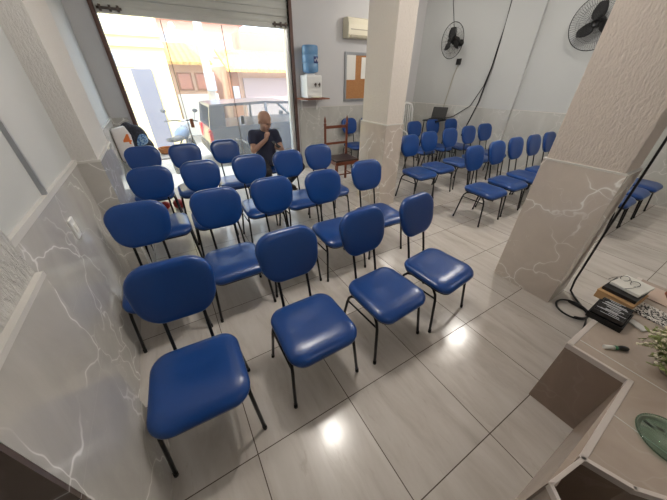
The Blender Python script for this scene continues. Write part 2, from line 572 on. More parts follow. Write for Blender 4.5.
# street front wall with the door opening
wf = MB()
wf.bb(LX - .3, OX0, DY, DY + .22, 0, CH)
wf.bb(OX0, OX1, DY, DY + .22, 2.95, CH)
wf.bb(OX1, 3.0, DY, DY + .22, 0, CH)
wf.bb(3.0, 7.2, DY + .05, DY + .27, 0, CH)
wf = struct(wf.build('wall_front', M['paint_grey']))
MB().bb(OX1 + .09, 3.0, DY - .014, DY + .05, 0, WZ).build('wainscot', M['marble_pale'], wf)
MB().bb(3.0, RW(DY) + .1, DY + .036, DY + .1, 0, WZ).build('wainscot', M['marble_pale'], wf)
MB().bb(LX, OX0 - .09, DY - .014, DY + .02, 0, WZ).build('wainscot', M['marble'], wf)
MB().bb(3.0, RW(DY) + .1, DY + .03, DY + .1, WZ, WZ + .014).build('ledge', M['ledge'], wf)
# right wall, skewed, built from its own outline
def skew_poly(y0, y1, off0, off1):
    return [(RW(y0) - off0, y0), (RW(y1) - off0, y1), (RW(y1) + off1, y1), (RW(y0) + off1, y0)]
wr = struct(MB().prism(skew_poly(YB, DY + .3, 0, .3), 0, CH).build('wall_right', M['paint']))
MB().prism(skew_poly(YB, DY + .04, .014, .1), 0, WZ).build('wainscot', M['marble_pale'], wr)
MB().prism(skew_poly(YB, DY + .04, .022, .1), WZ, WZ + .014).build('ledge', M['ledge'], wr)
for (i, (ya, yb)) in enumerate(((3.28, 3.84), (.52, 1.04))):
    p = struct(MB().prism(skew_poly(ya, yb, .06, .1), WZ, CH).build('trim_%d' % (i + 3), M['paint']))
    MB().prism(skew_poly(ya, yb, .075, .1), 0, WZ).build('tiled_base', M['marble_pale'], p)
struct(MB().bb(-2.8, 8.0, YB - .2, YB, 0, CH).build('wall_back', M['paint']))
struct(MB().bb(-2.8, -2.6, YB, .9, 0, CH).build('wall_side', M['paint']))

# free standing columns
def column(name, x0, x1, y0, y1, mt, mp):
    p = struct(MB().bb(x0 + .014, x1 - .014, y0 + .014, y1 - .014, 0, CH, bev=.008).build(name, mp))
    MB().bb(x0, x1, y0, y1, 0, WZ - .01).build('tiled_base', mt, p)
    MB().bb(x0 - .003, x1 + .003, y0 - .003, y1 + .003, WZ - .01, WZ + .004, bev=.004).build('ledge', M['ledge'], p)
column('column_near', 2.63, 2.935, .487, 1.012, M['marble_warm'], M['plaster'])
column('column_middle', 2.63, 2.955, 2.975, 3.56, M['marble_warm'], M['plaster_fine'])

# ------------------------------------------------------------------ the street door: frame, shutter, glass
fr = empty('door_frame', (OX0, DY, 0), 0, 'dark brown steel frame around the wide street opening', 'door frame')
MB().bb(-.05, .0, -.03, .14, 0, 2.9).build('guide_rail', M['brown'], fr)
MB().bb(OX1 - OX0, OX1 - OX0 + .05, -.03, .14, 0, 2.9).build('guide_rail', M['brown'], fr)
j = MB().bb(OX1 - OX0 - .075, OX1 - OX0, .04, .13, 0, 2.44).build('jamb', M['jamb'], fr)
tag(j, 'white aluminium jamb')
sh = empty('roller_shutter', (OX0, DY, 2.44), 0, 'grey steel roller shutter rolled up above the street opening', 'roller shutter')
cu = MB()
Wd = OX1 - OX0
rings = []
zz = 0.0
while zz < .75:
    z0 = .07 + zz
    cu.prism([(.03, z0), (.055, z0 + .01), (.062, z0 + .045), (.05, z0 + .088), (.03, z0 + .095), (.075, z0 + .09), (.085, z0 + .045), (.075, z0 + .005)], 0.002, Wd - .002, 'yz')
    zz += .095
cu.build('slats', M['shutter'], sh)
b = MB(); b.bb(.002, Wd - .002, .025, .09, 0, .072, bev=.006); b.build('bottom_bar', M['shutter'], sh)
for s in (0, 1):
    xa = .02 if s == 0 else Wd - .30
    b = MB(); b.tube([(xa, .01, .05), (xa + .28, .01, .05)], .015, 8)
    for q in (.04, .15, .24): b.box((xa + q, .014, .05), (.03, .035, .07), bev=.004)
    b.build('sliding_bolt', M['rust'], sh)
gd = empty('glass_door', (OX0, DY + .1, 0), 0, 'frameless glass doors closed across the street opening', 'glass door')
xs = [0.003, .74, 1.60, Wd - .08]
for k in range(3):
    MB().bb(xs[k], xs[k + 1] - .004, -.005 + .0, .005, .01, 2.43).build('pane', M['glass'], gd)
    if k:
        MB().bb(xs[k] - .006, xs[k] + .003, -.007, .007, .01, 2.43).build('pane_edge', M['rust'], gd)
MB().box((.80, -.02, 1.05), (.055, .03, .14), bev=.006).build('handle', M['winbrown'], gd)
MB().box((1.68, -.02, 1.05), (.06, .03, .14), bev=.006).build('lock', M['hub'], gd)

# ------------------------------------------------------------------ bulbs on the ceiling
for i, (x, y, z, e) in enumerate(BULBS[:5]):
    t = empty('ceiling_bulb', (x, y, CH), 0, ['round lamp on the ceiling above the front row of chairs', 'round lamp on the ceiling over the right hand chair block', 'round lamp on the ceiling behind the viewer', 'round lamp on the ceiling near the laptop corner', 'round lamp on the ceiling beyond the counter'][i], 'ceiling lamp', 'ceiling lamps')
    MB().lathe([(.055, 0), (.055, -.03), (.02, -.05), (.02, -.09)], n=20).build('socket', M['white'], t)
    MB().lathe([(.018, -.09), (.035, -.12), (.06, -.17), (.06, -.2), (.045, -.23), (0, -.245)], n=20).build('bulb', M['bulb'], t)

# ------------------------------------------------------------------ blue chairs
def rrect(a, b, r, n=7, e=None):
    pts = []
    for (cx, cy, a0) in ((a - r, b - r, 0), (-a + r, b - r, 90), (-a + r, -b + r, 180), (a - r, -b + r, 270)):
        for k in range(n + 1):
            th = R(a0 + 90 * k / n)
            pts.append((cx + r * math.cos(th), cy + r * math.sin(th)))
    return pts
def cushion(a, b, r, prof, warp):
    rings = []
    for (ins, h) in prof:
        k = 1 - ins / b
        rings.append([warp(x * k, y * k, h) for (x, y) in rrect(a, b, r)])
    return MB().loft(rings)
def make_chair():
    t = empty('stacking_chair')
    def wseat(x, y, h):
        zz = .410 + h
        fr_ = max(0, (-y - .08) / .13)
        zz -= .022 * fr_ * fr_
        zz += .010 * max(0, (y - .05) / .15) ** 2
        wx = x * (1.0 - .05 * (y + .2) / .4 * .6)
        return (wx, y - .016, zz)
    s = cushion(.232, .222, .095, [(.012, .006), (.002, .012), (0, .026), (.004, .038), (.016, .048), (.04, .054), (.08, .057), (.13, .055), (.19, .052)], wseat).build('seat', M['vinyl'], t)
    cushion(.225, .215, .09, [(.02, -.012), (.004, -.008), (.0, .010), (.02, .012)], wseat).build('seat_pan', M['vinyl_dark'], s)
    a_ = math.atan2(.085, .315)
    def wback(x, z, h):
        yy = .24 + .085 * (z + .158) / .315 + .9 * x * x * -.35
        xs_ = x * (1.0 + .10 * z / .16)
        return (xs_, yy - h, .648 + z + .158 - .004)
    rings_prof = [(.012, -.024), (.001, -.018), (0, -.004), (.003, .008), (.012, .016), (.035, .021), (.08, .023), (.145, .023)]
    bk = cushion(.199, .160, .122, rings_prof, wback).build('backrest', M['vinyl'], t)
    cushion(.195, .156, .118, [(.03, -.034), (.004, -.028), (.0, -.016), (.02, -.014)], wback).build('back_shell', M['vinyl_dark'], bk)
    for s_ in (-1, 1):
        x = s_ * .1
        MB().tube([(x, .05, .408), (x, .15, .409), (x, .19, .418), (x, .213, .45), (x, .228, .52), (x, .262, .66), (x, .297, .80)], .0095, 8).build('back_upright', M['black'], t)
    for s_ in (-1, 1):
        f = MB().tube([(s_ * .236, -.205, 0), (s_ * .215, -.166, .31), (s_ * .211, -.152, .358), (s_ * .205, -.125, .390), (s_ * .2, -.085, .404), (s_ * .198, -.0, .406)], .0105, 8)
        lf = f.build('leg', M['black'], t)
        MB().tube([(s_ * .2363, -.2055, 0), (s_ * .2345, -.2025, .03)], .0125, 8).build('foot_cap', M['rubber'], lf)
        f = MB().tube([(s_ * .234, .21, 0), (s_ * .213, .166, .31), (s_ * .21, .152, .358), (s_ * .205, .125, .390), (s_ * .2, .085, .404), (s_ * .198, -.0, .406)], .0105, 8)
        lf = f.build('leg', M['black'], t)
        MB().tube([(s_ * .2343, .2105, 0), (s_ * .2325, .2075, .03)], .0125, 8).build('foot_cap', M['rubber'], lf)
        MB().tube([(s_ * .215, -.167, .325), (s_ * .213, .167, .325)], .007, 8).build('stretcher', M['black'], t)
    return t
CH0 = make_chair()
tag(CH0, 'x', 'chair')
_used = [0]
def chair(x, y, rz, label, group):
    o = CH0 if _used[0] == 0 else copy_tree(CH0)
    _used[0] += 1
    o.location = (x, y, 0)
    o.rotation_euler = (0, 0, R(rz))
    tag(o, label, 'chair', group)
    return o
GL = 'blue chairs in the left block'
GR = 'blue chairs in the right block'
B = 'blue padded chair with black legs, '
for (x, y, rz, lab) in [
    (-.192, 1.04, -3, B + 'nearest the viewer against the left tiled wall'),
    (.475, 1.045, 0, B + 'front row second from the left wall'),
    (1.078, 1.045, 4, B + 'front row third from the left wall'),
    (1.635, 1.045, 6, B + 'front row right end'),
    (-.335, 1.99, 0, B + 'second row against the left tiled wall'),
    (.225, 2.0, 0, B + 'second row second from the left wall'),
    (.735, 2.05, 0, B + 'second row third from the left wall'),
    (1.262, 2.0, 0, B + 'second row fourth from the left wall'),
    (1.87, 2.09, -2, B + 'second row right end before the middle column'),
    (-.24, 3.0, 0, B + 'third row left end'),
    (.245, 3.0, 0, B + 'third row second from the left'),
    (.79, 2.99, 0, B + 'third row third from the left'),
    (1.285, 2.97, 0, B + 'third row, directly before the seated person'),
    (1.785, 3.08, 0, B + 'third row right end near the wooden chair'),
    (-.31, 4.14, 0, B + 'last row by the paper bag'),
    (.195, 4.04, 0, B + 'last row second from the left'),
    (.735, 4.06, 0, B + 'last row beside the seated person'),
]:
    chair(x, y, rz, lab, GL)
for (x, y, rz, lab) in [
    (3.65, 1.94, 0, B + 'right block second row, left end'),
    (4.23, 1.97, 0, B + 'right block second row, second from its left end'),
    (4.79, 2.0, 0, B + 'right block second row, third from its left end'),
    (5.30, 1.98, 0, B + 'right block second row, fourth from its left end'),
    (5.82, 1.98, 0, B + 'right block second row, half hidden by the big column'),
    (3.44, 2.98, 0, B + 'right block third row, beside the middle column'),
    (3.97, 3.05, 0, B + 'right block third row, second from the middle column'),
    (4.58, 3.1, 0, B + 'right block third row, third from the middle column'),
    (5.16, 3.12, 0, B + 'right block third row, fourth from the middle column'),
    (5.72, 3.16, -4, B + 'right block third row end, alone against the right wall'),
    (4.68, 4.1, 0, B + 'right block back row, before the white plastic chair'),
    (5.27, 4.12, 0, B + 'right block back row, in front of the laptop table'),
    (5.74, 4.0, 0, B + 'right block back row, nearest the open laptop'),
    (4.83, .93, 0, B + 'right block front row, nearest the big column'),
    (5.37, .93, 0, B + 'right block front row, middle of three behind the column'),
    (5.93, .93, 0, B + 'right block front row, by the right wall'),
]:
    chair(x, y, rz, lab, GR)
chair(3.72, 5.19, 0, B + 'against the front wall beside the wooden chair', 'blue chairs under the notice board')
chair(4.25, 5.19, 0, B + 'under the notice board, mostly behind the column', 'blue chairs under the notice board')

# ------------------------------------------------------------------ wooden high backed chair
t = empty('wooden_chair', (2.75, 4.26, 0), R(-3), 'dark turned wooden high backed chair with leather seat by the front wall', 'chair')
t.scale = (1.13, 1.08, 1.0)
for s_ in (-1, 1):
    MB().lathe([(.019, 0), (.024, .03), (.02, .10), (.024, .42), (.024, .5), (.02, .56), (.019, 1.0), (.024, 1.03), (.012, 1.05), (.02, 1.08), (.014, 1.12), (0, 1.17)], (s_ * .2, .21, 0), 12).build('back_post', M['wood'], t)
    MB().lathe([(.018, 0), (.026, .04), (.016, .07), (.026, .12), (.03, .18), (.018, .25), (.026, .29), (.028, .42)], (s_ * .2, -.2, 0), 12).build('leg', M['wood'], t)
    MB().tube([(s_ * .2, -.2, .16), (s_ * .2, .21, .16)], .012, 8).build('stretcher', M['wood'], t)
MB().box((0, 0, .435), (.44, .44, .06), bev=.01).build('seat_frame', M['wood'], t)
MB().box((0, -.005, .475), (.42, .41, .03), bev=.012).build('seat', M['leather'], t)
MB().box((0, .21, .98), (.38, .022, .05), bev=.006).build('back_rail', M['wood'], t)
MB().box((0, .21, .70), (.38, .022, .04), bev=.006).build('back_rail', M['wood'], t)
MB().tube([(-.2, -.1, .2), (.2, -.1, .2)], .012, 8).build('stretcher', M['wood'], t)

# ------------------------------------------------------------------ seated man
ORG = Vector((1.40, 4.45, 0))
man = empty('person', ORG, 0, 'bald person in navy t-shirt seated before the street door, hand at chin, holding a phone', 'person')
def limb(mb, a, b_, ra, rb, n=12):
    a, b_ = Vector(a), Vector(b_)
    mb.tube([a, a.lerp(b_, .33), a.lerp(b_, .66), b_], [ra, ra + (rb - ra) * .25, ra + (rb - ra) * .65, rb], n)
    mb.ell(a, (ra,) * 3, seg=12); mb.ell(b_, (rb,) * 3, seg=12)
def remesh(o, v, sm=4):
    m = o.modifiers.new('remesh', 'REMESH'); m.mode = 'VOXEL'; m.voxel_size = v; m.use_smooth_shade = True
    s = o.modifiers.new('smooth', 'SMOOTH'); s.factor = .5; s.iterations = sm
    return o
# joints (local to ORG, metres)
hip_l, hip_r = (.10, .03, .545), (-.10, .03, .545)           # his left is the picture's right
knee_l, knee_r = (.46, -.28, .46), (-.16, -.40, .49)
ank_l, ank_r = (.38, .06, .10), (-.14, -.30, .09)
sh_l, sh_r = (.175, .03, .955), (-.185, .03, .975)
el_l, el_r = (.21, -.12, .74), (-.245, -.10, .76)
wr_l, wr_r = (.125, -.26, .81), (-.05, -.20, .932)
neck, head = (-.005, .0, 1.04), (.0, -.065, 1.17)
def arm(mb, s, e, w, k=1.0):
    limb(mb, s, e, .056 * k, .044 * k); limb(mb, e, w, .045 * k, .029 * k)
bd = MB()
bd.tube([(0, .04, .52), (0, .04, .62), (0, .05, .78), (0, .05, .92), (0, .03, 1.0)], [.14, .135, .145, .14, .09], 16)
limb(bd, (-.17, .03, .97), (.17, .03, .96), .075, .075)
limb(bd, hip_l, knee_l, .085, .062); limb(bd, knee_l, ank_l, .06, .038)
limb(bd, hip_r, knee_r, .085, .062); limb(bd, knee_r, ank_r, .06, .038)
arm(bd, sh_l, el_l, wr_l); arm(bd, sh_r, el_r, wr_r)
limb(bd, (0, .03, 1.0), (0, -.025, 1.12), .062, .056)
hd = Matrix.Translation(head) @ Euler((R(26), 0, R(24))).to_matrix().to_4x4() @ Matrix.Scale(1.13, 4)
def hp(x, y, z): return tuple(hd @ Vector((x, y, z)))
he = (R(26), 0, R(24))
bd.ell(hp(0, .012, .03), (0.0881, 0.1107, 0.1073), he, 20)       # cranium
bd.ell(hp(0, -.022, -.045), (0.0678, 0.0814, 0.0881), he, 16)    # face / jaw
bd.ell(hp(0, -.068, -.095), (0.0339, 0.0294, 0.0294), he, 10)    # chin
bd.tube([hp(0, -.088, .012), hp(0, -.107, -.022), hp(0, -.11, -.034)], [.009, .013, .015], 8)   # nose
bd.ell(hp(0, -.083, .022), (0.0565, 0.0181, 0.0136), he, 10)      # brow
for s_ in (-1, 1):
    bd.ell(hp(s_ * .08, .012, -.012), (0.0136, 0.0249, 0.0384), he, 10)   # ears
    bd.ell(hp(s_ * .045, -.06, -.03), (0.0249, 0.0249, 0.0249), he, 8)    # cheek
# right fist at the chin: palm, four curled fingers and thumb
def hand(mb, w, pdir, fdir, spread, curl, sgn):
    w = Vector(w); pd = Vector(pdir).normalized(); fd = Vector(fdir).normalized(); sp = Vector(spread).normalized()
    pc = w + pd * .05
    mb.tube([w, w + pd * .04, w + pd * .085], [.030, .036, .032], 10)
    mb.ell(pc, (.036, .036, .036), seg=10)
    for i, L in enumerate((.070, .078, .072, .056)):
        o_ = w + pd * .083 + sp * (.026 - .0175 * i)
        k1 = o_ + (pd * math.cos(curl) + fd * math.sin(curl)) * L * .45
        k2 = k1 + (pd * math.cos(curl * 2.0) + fd * math.sin(curl * 2.0)) * L * .33
        k3 = k2 + (pd * math.cos(curl * 2.6) + fd * math.sin(curl * 2.6)) * L * .25
        mb.tube([o_ - pd * .03, o_, k1, k2, k3], [.010, .0102, .0095, .0088, .0075], 8)
        mb.ell(k3, (.0075,) * 3, seg=8)
    tb = w + pd * .03 + sp * .03
    t1 = tb + (sp * .6 + pd * .8 + fd * .3).normalized() * .04
    t2 = t1 + (pd * .8 + fd * .7 - sp * .1).normalized() * .032
    mb.tube([w + pd * .025, tb, t1, t2], [.014, .0135, .011, .009], 8)
    mb.ell(t2, (.009,) * 3, seg=8)
hand(bd, wr_r, (.25, .15, .95), (.4, .85, -.1), (.6, -.75, .2), 1.0, 1)
hand(bd, wr_l, (-.75, -.5, .05), (.1, .0, 1), (-.1, -.9, .0), .75, -1)
body = remesh(bd.build('body', M['skin'], man), .0085, 3)
# clothing
st = MB()
st.tube([(0, .04, .50), (0, .04, .60), (0, .05, .78), (0, .05, .92), (0, .03, 1.0)], [.165, .160, .165, .155, .105], 18)
limb(st, (-.175, .03, .965), (.17, .03, .955), .086, .086)
for s_, e_ in ((sh_l, el_l), (sh_r, el_r)):
    s_, e_ = Vector(s_), Vector(e_)
    m_ = s_.lerp(e_, .62)
    st.tube([s_, s_.lerp(m_, .5), m_], [.078, .072, .066], 14); st.ell(s_, (.079,) * 3, seg=12)
remesh(st.build('shirt', M['shirt'], man), .012, 3)
tr = MB()
limb(tr, hip_l, knee_l, .105, .078); limb(tr, knee_l, Vector(ank_l) + Vector((0, 0, .03)), .076, .058)
limb(tr, hip_r, knee_r, .105, .078); limb(tr, knee_r, Vector(ank_r) + Vector((0, 0, .03)), .076, .058)
tr.ell((0, .05, .545), (.19, .15, .10), seg=16)
remesh(tr.build('trousers', M['jeans'], man), .012, 3)
for (a_, yaw) in ((ank_l, .3), (ank_r, 0)):
    s_ = MB()
    s_.ell((a_[0], a_[1] - .06, .045), (.045, .125, .045), (0, 0, yaw), 14)
    s_.ell((a_[0], a_[1] + .01, .07), (.042, .055, .06), seg=12)
    s_.box((a_[0], a_[1] - .055, .012), (.085, .25, .022), (0, 0, yaw), bev=.01)
    s_.build('shoe', M['shoe'], man)
fe = MB()
for s_ in (-1, 1):
    fe.ell(hp(s_ * .031, -.088, .002), (.012, .006, .005), he, 8)
fe.build('eyes', M['eye'], body)
MB().ell(hp(0, -.094, -.066), (.024, .007, .007), he, 10).build('mouth', M['lip'], body)
# stool-like chair under him: his seat is the same blue chair
chair(1.40, 4.50, 0, B + 'last row, holding the seated person', GL)
ph = empty('phone', (ORG.x + .055, ORG.y - .315, .866), 0, 'dark phone held low in the left hand of the seated person', 'phone')
MB().box((0, 0, 0), (.075, .15, .010), (R(30), 0, R(35)), bev=.004).build('case', M['blackp'], ph)
MB().box((0, .003, .0056), (.066, .135, .002), (R(30), 0, R(35))).build('screen', M['screen'], ph)

# ------------------------------------------------------------------ table with bag, backpack and basket by the door
t = empty('side_table', (-.18, 5.14, 0), 0, 'white low table in the corner left of the street door', 'table')
MB().box((0, 0, .685), (.78, .62, .03), bev=.012).build('table_top', M['white'], t)
for sx_ in (-1, 1):
    for sy_ in (-1, 1):
        MB().tube([(sx_ * .34, sy_ * .26, .67), (sx_ * .355, sy_ * .275, 0)], [.026, .018], 10).build('leg', M['white'], t)
t = empty('paper_bag', (-.505, 4.93, .70), R(8), 'white paper bag with an orange print in the left corner by the door', 'bag')
def ringrect(a, b_, z, tw=0):
    return [(x * math.cos(tw) - y * math.sin(tw), x * math.sin(tw) + y * math.cos(tw), z) for (x, y) in rrect(a, b_, .012, 3)]
bg = MB().loft([ringrect(.08, .05, 0), ringrect(.1, .06, .02), ringrect(.1, .062, .2), [(x + .008 * math.sin(9 * y + 3), y + .014 * math.sin(40 * x), z) for x, y, z in ringrect(.104, .05, .34, .06)], [(x - .012, y + .02 * math.sin(55 * x), z + .02 * math.sin(30 * x)) for x, y, z in ringrect(.085, .03, .44, .12)]])
bg.build('bag_body', M['bagpaper'], t)
four = [(.012, 0), (.034, 0), (.034, .03), (.05, .03), (.05, .05), (.034, .05), (.034, .13), (.012, .13), (-.05, .05), (-.05, .03), (.012, .03)]
MB().prism([(x + .045, z + .23) for x, z in four], -.066, -.0625, 'xz').build('print', M['orange'], t)
t = empty('backpack', (-.36, 5.3, .70), R(-8), 'dark patterned backpack with blue panel slumped behind the white bag', 'bag')
bp = MB()
bp.ell((-.02, 0, .2), (.17, .11, .23), (0, R(14), 0), 20).ell((-.09, .0, .33), (.10, .09, .14), (0, R(20), 0), 16).ell((.07, -.02, .12), (.13, .11, .13), seg=16)
remesh(bp.build('pack', M['bagdark'], t), .015, 4)
MB().ell((.07, -.085, .19), (.075, .045, .12), (0, R(25), 0), 14).build('pocket', M['bagblue'], t)
MB().tube([(-.13, -.09, .42), (-.17, -.12, .30), (-.15, -.12, .16), (-.08, -.1, .06)], .014, 8).build('strap', M['bagdark'], t)
t = empty('wicker_basket', (-.02, 5.17, .70), 0, 'small round wicker basket on the white table', 'basket')
MB().lathe([(.085, 0), (.10, .02), (.108, .07), (.104, .078), (.098, .07), (.09, .025), (0, .02)], n=24).build('basket_bowl', M['wicker'], t)
MB().ring((0, 0, .078), .106, .008, n=24).build('rim', M['wicker'], t)
for i, (x, y, r_) in enumerate(((-.09, 4.55, .075), (-.27, 4.62, .06))):
    t = empty('red_container', (x, y, 0), 0, ['larger rounded red plastic container on the floor under the left chairs', 'smaller rounded red plastic container beside the larger red one'][i], 'container')
    MB().lathe([(r_ * .6, 0), (r_ * .95, r_ * .4), (r_, r_ * .9), (r_ * .98, r_ * 1.1)], n=20).build('bowl', M['red'], t)
    MB().lathe([(r_ * 1.04, r_ * 1.1), (r_ * 1.04, r_ * 1.2), (r_ * .8, r_ * 1.6), (r_ * .3, r_ * 1.85), (0, r_ * 1.9)], n=20).build('lid', M['red'], t)

# ------------------------------------------------------------------ water dispenser on its shelf
t = empty('wall_shelf', (2.72, DY, 1.37), 0, 'narrow brown wooden wall shelf under the water dispenser', 'shelf')
MB().bb(-.24, .32, -.36, -.002, 0, .022, bev=.004).build('board', M['woodshelf'], t)
for x in (-.14, .2):
    MB().prism([(-.3, 0), (-.012, 0), (-.012, -.2), (-.03, -.2), (-.03, -.035), (-.3, -.02)], x - .012, x + .012, 'yz').build('bracket', M['white'], t)
WDX = 2.70
t = empty('water_dispenser', (WDX, DY - .19, 1.393), 0, 'white countertop water dispenser standing on the wall shelf', 'water dispenser')
MB().box((0.02, 0, .19), (.32, .3, .37), bev=.02).build('cabinet', M['white'], t)
MB().box((.03, -.155, .02), (.17, .06, .02), bev=.006).build('drip_tray', M['cream'], t)
for x in (.03, .115):
    k = MB().box((x, -.165, .225), (.03, .045, .028), bev=.006).tube([(x, -.178, .22), (x, -.178, .185)], .008, 8).box((x, -.178, .24), (.02, .02, .03), bev=.004)
    k.build('tap', M['rust'], t)
MB().lathe([(.1, .375), (.1, .385), (.075, .40)], n=24).build('collar', M['white'], t)
t = empty('water_bottle', (WDX + .02, DY - .19, 1.78), 0, 'large blue water bottle upside down on the dispenser', 'bottle')
MB().lathe([(.03, -.0), (.06, .015), (0.135, 0.035), (0.148, 0.06), (0.148, 0.159), (0.141, 0.170), (0.148, 0.180), (0.148, 0.286), (0.141, 0.297), (0.148, 0.307), (0.148, 0.403), (0.139, 0.429), (0.114, 0.440), (0, .412)], n=28).build('jug', M['bottle'], t)
lb = MB()
rg = []
for k in range(9):
    th = R(-112 + 10 * k + 20)
    rg.append([(.150 * math.cos(th), .150 * math.sin(th), z_) for z_ in (.17, .27)])
for a_, b_ in zip(rg, rg[1:]): lb.quad([a_[0], b_[0], b_[1], a_[1]])
lb.build('label_band', M['label'], t)
lm = MB()
for k in range(5):
    th = R(-80 + 11 * k)
    lm.box((.151 * math.cos(th), .151 * math.sin(th), .225 + .012 * ((k % 2) * 2 - 1)), (.016, .003, .03), (0, 0, th + PI / 2))
lm.build('label_mark', M['white'], t)

# ------------------------------------------------------------------ AC, notice board
t = empty('air_conditioner', (3.58, DY + .05, 2.38), 0, 'cream split air conditioner high on the front wall', 'air conditioner')
MB().prism([(-.002, 0), (-.16, .0), (-.2, .05), (-.205, .2), (-.18, .29), (-.14, .31), (-.002, .31)], 0, .82, 'yz').build('case', M['cream'], t)
MB().bb(.06, .78, -.196, -.15, .012, .045).build('air_vent', M['cream_d'], t)
MB().bb(.05, .78, -.208, -.2, .12, .135).build('panel_line', M['cream_d'], t)
t = empty('notice_board', (3.63, DY + .05, 1.29), 0, 'aluminium framed cork notice board partly behind the middle column', 'notice board')
MB().bb(.03, .87, -.02, -.004, .03, .85).build('cork_panel', M['cork'], t)
f = MB()
f.bb(0, .9, -.03, -.002, 0, .05).bb(0, .9, -.03, -.002, .83, .88).bb(0, .045, -.03, -.002, .05, .83).bb(.855, .9, -.03, -.002, .05, .83)
f.build('frame', M['hub'], t)
for i, (x0, x1, z0, z1) in enumerate(((.05, .27, .40, .83), (.42, .62, .42, .8), (.66, .84, .35, .8))):
    tag(MB().bb(x0, x1, -.0235, -.0215, z0, z1).build('paper_sheet', M['paper'], None, (3.63, DY + .05, 1.29)),
        ['white sheet pinned at the left of the notice board', 'white sheet pinned at the middle of the notice board', 'white sheet pinned at the right of the notice board'][i], 'paper', 'sheets on the notice board')

# ------------------------------------------------------------------ wall fans
def fan(cx, cy, cz, face, rad, wires, label):
    """face = direction the fan blows"""
    c = Vector((cx, cy, cz)); f = Vector(face).normalized()
    t = empty('wall_fan', c, 0, label, 'fan', 'wall fans')
    u = f.cross(Vector((0, 0, 1))).normalized(); v = u.cross(f)
    g = MB()
    g.ring((0, 0, 0), rad, .006, f, 40, 6)
    for k in range(wires):
        th = 2 * PI * k / wires
        d = u * math.cos(th) + v * math.sin(th)
        for sg in (1, -1):
            g.tube([f * (.075 * sg) + d * .05, f * (.07 * sg) + d * rad * .55, f * (.035 * sg) + d * rad * .9, d * rad], .0014, 4, False)
    for rr, hh in ((.35, .073), (.7, .056)):
        for sg in (1, -1):
            g.ring(f * (hh * sg), rad * rr, .0014, f, 28, 4)
    g.build('guard', M['wire'], t)
    MB().lathe([(0, .085), (.05, .08), (.055, .07), (.055, .06), (0, .058)], (0, 0, 0), 18, f).build('guard_badge', M['blackp'], t)
    MB().lathe([(0, .03), (.035, .025), (.04, -.02), (.02, -.035)], (0, 0, 0), 14, f).build('hub', M['blackp'], t)
    for k in range(3):
        a0 = R(75 + 120 * k)
        rg_ = []
        for q in range(7):
            s = q / 6
            rr = .03 + rad * .64 * s
            wd = .17 * math.sin(PI * (.12 + .76 * s)) ** .8
            row_t, row_b = [], []
            ring_ = []
            for e in range(6):
                w_ = (e / 5 - .5) * wd
                th = a0 + w_ / max(rr, .09) + .25 * s
                h = (e / 5 - .5) * -.055
                ring_.append(u * math.cos(th) * rr + v * math.sin(th) * rr + f * h)
            rg_.append([p_ + f * .002 for p_ in ring_] + [p_ - f * .002 for p_ in ring_[::-1]])
        MB().loft(rg_).build('blade', M['blackp'], t)
    # motor behind and arm to the wall
    MB().lathe([(0, -.03), (.065, -.04), (.075, -.09), (.06, -.15), (.03, -.17)], (0, 0, 0), 18, f).build('motor', M['blackp'], t)
    wx = RW(cy) - cx
    wn_ = Vector((wx - .02, -.0, -.02))
    MB().tube([-f * .13, Vector((wx * .55, -f.y * .12, -.05)), wn_], .018, 8).build('arm', M['blackp'], t)
    MB().lathe([(.062, 0), (.062, .02), (.04, .045), (0, .05)], (wx, 0, -.02), 18, (-1, -.2, 0)).build('wall_mount', M['blackp'], t)
    return t
fan(5.66, 4.66, 2.375, (-.99, .12, -.10), .30, 14, 'black wall fan on the right wall near the corner, guard open to view')
fan(6.02, 2.38, 2.44, (-.95, -.1, -.22), .34, 64, 'black wall fan with dense wire guard half hidden by the big column')
# conduits and cables on the right wall
def wallp(y, z, off=.02): return (RW(y) - off, y, z)
tag(MB().box(wallp(4.60, 2.03, .03), (.05, .09, .11), (0, 0, R(11.3)), bev=.006).build('socket_box', M['blackp']), 'small black socket box on the wall below the corner fan', 'socket')
tag(MB().tube([wallp(4.60, 2.0), wallp(4.66, 1.75), wallp(4.72, 1.3), wallp(4.74, 1.1)], .006, 6).build('cable', M['cream_d']), 'thin grey cable running down from the socket box to the laptop', 'cable')
tag(MB().tube([wallp(4.86, 2.62), wallp(4.98, 3.0), wallp(5.02, 3.19)], .005, 6).build('cable', M['blackp']), 'thin cable rising from the corner fan to the ceiling', 'cable')
tag(MB().tube([wallp(3.87, 3.19), wallp(3.86, 2.6), wallp(3.9, 1.9), wallp(3.97, 1.3), wallp(4.06, .95), wallp(4.16, .6)], .013, 8).build('cable', M['blackp']), 'thick black cable hanging down the right wall beside the pilaster', 'cable')
tag(MB().tube([wallp(3.885, 2.0, .03), wallp(3.95, 1.6, .03), wallp(4.12, 1.22, .03), wallp(4.45, .98, .03), wallp(4.75, .9, .03)], .008, 8).build('cable', M['blackp']), 'slack black cable branching from the thick one toward the laptop', 'cable')

# left wall fittings
t = tag(MB().bb(LX, LX + .02, 1.87, 1.889, WZ + .03, 2.9).build('cable_raceway', M['hub']), 'vertical grey cable raceway on the left wall', 'raceway')
t = empty('light_switch', (LX + .014, 1.955, .995), 0, 'white switch plate on the left marble wall tile', 'switch')
MB().box((.006, 0, 0), (.012, .075, .12), bev=.004).build('plate', M['white'], t)
MB().box((.014, 0, .0), (.008, .035, .05), bev=.002).build('rocker', M['paper'], t)

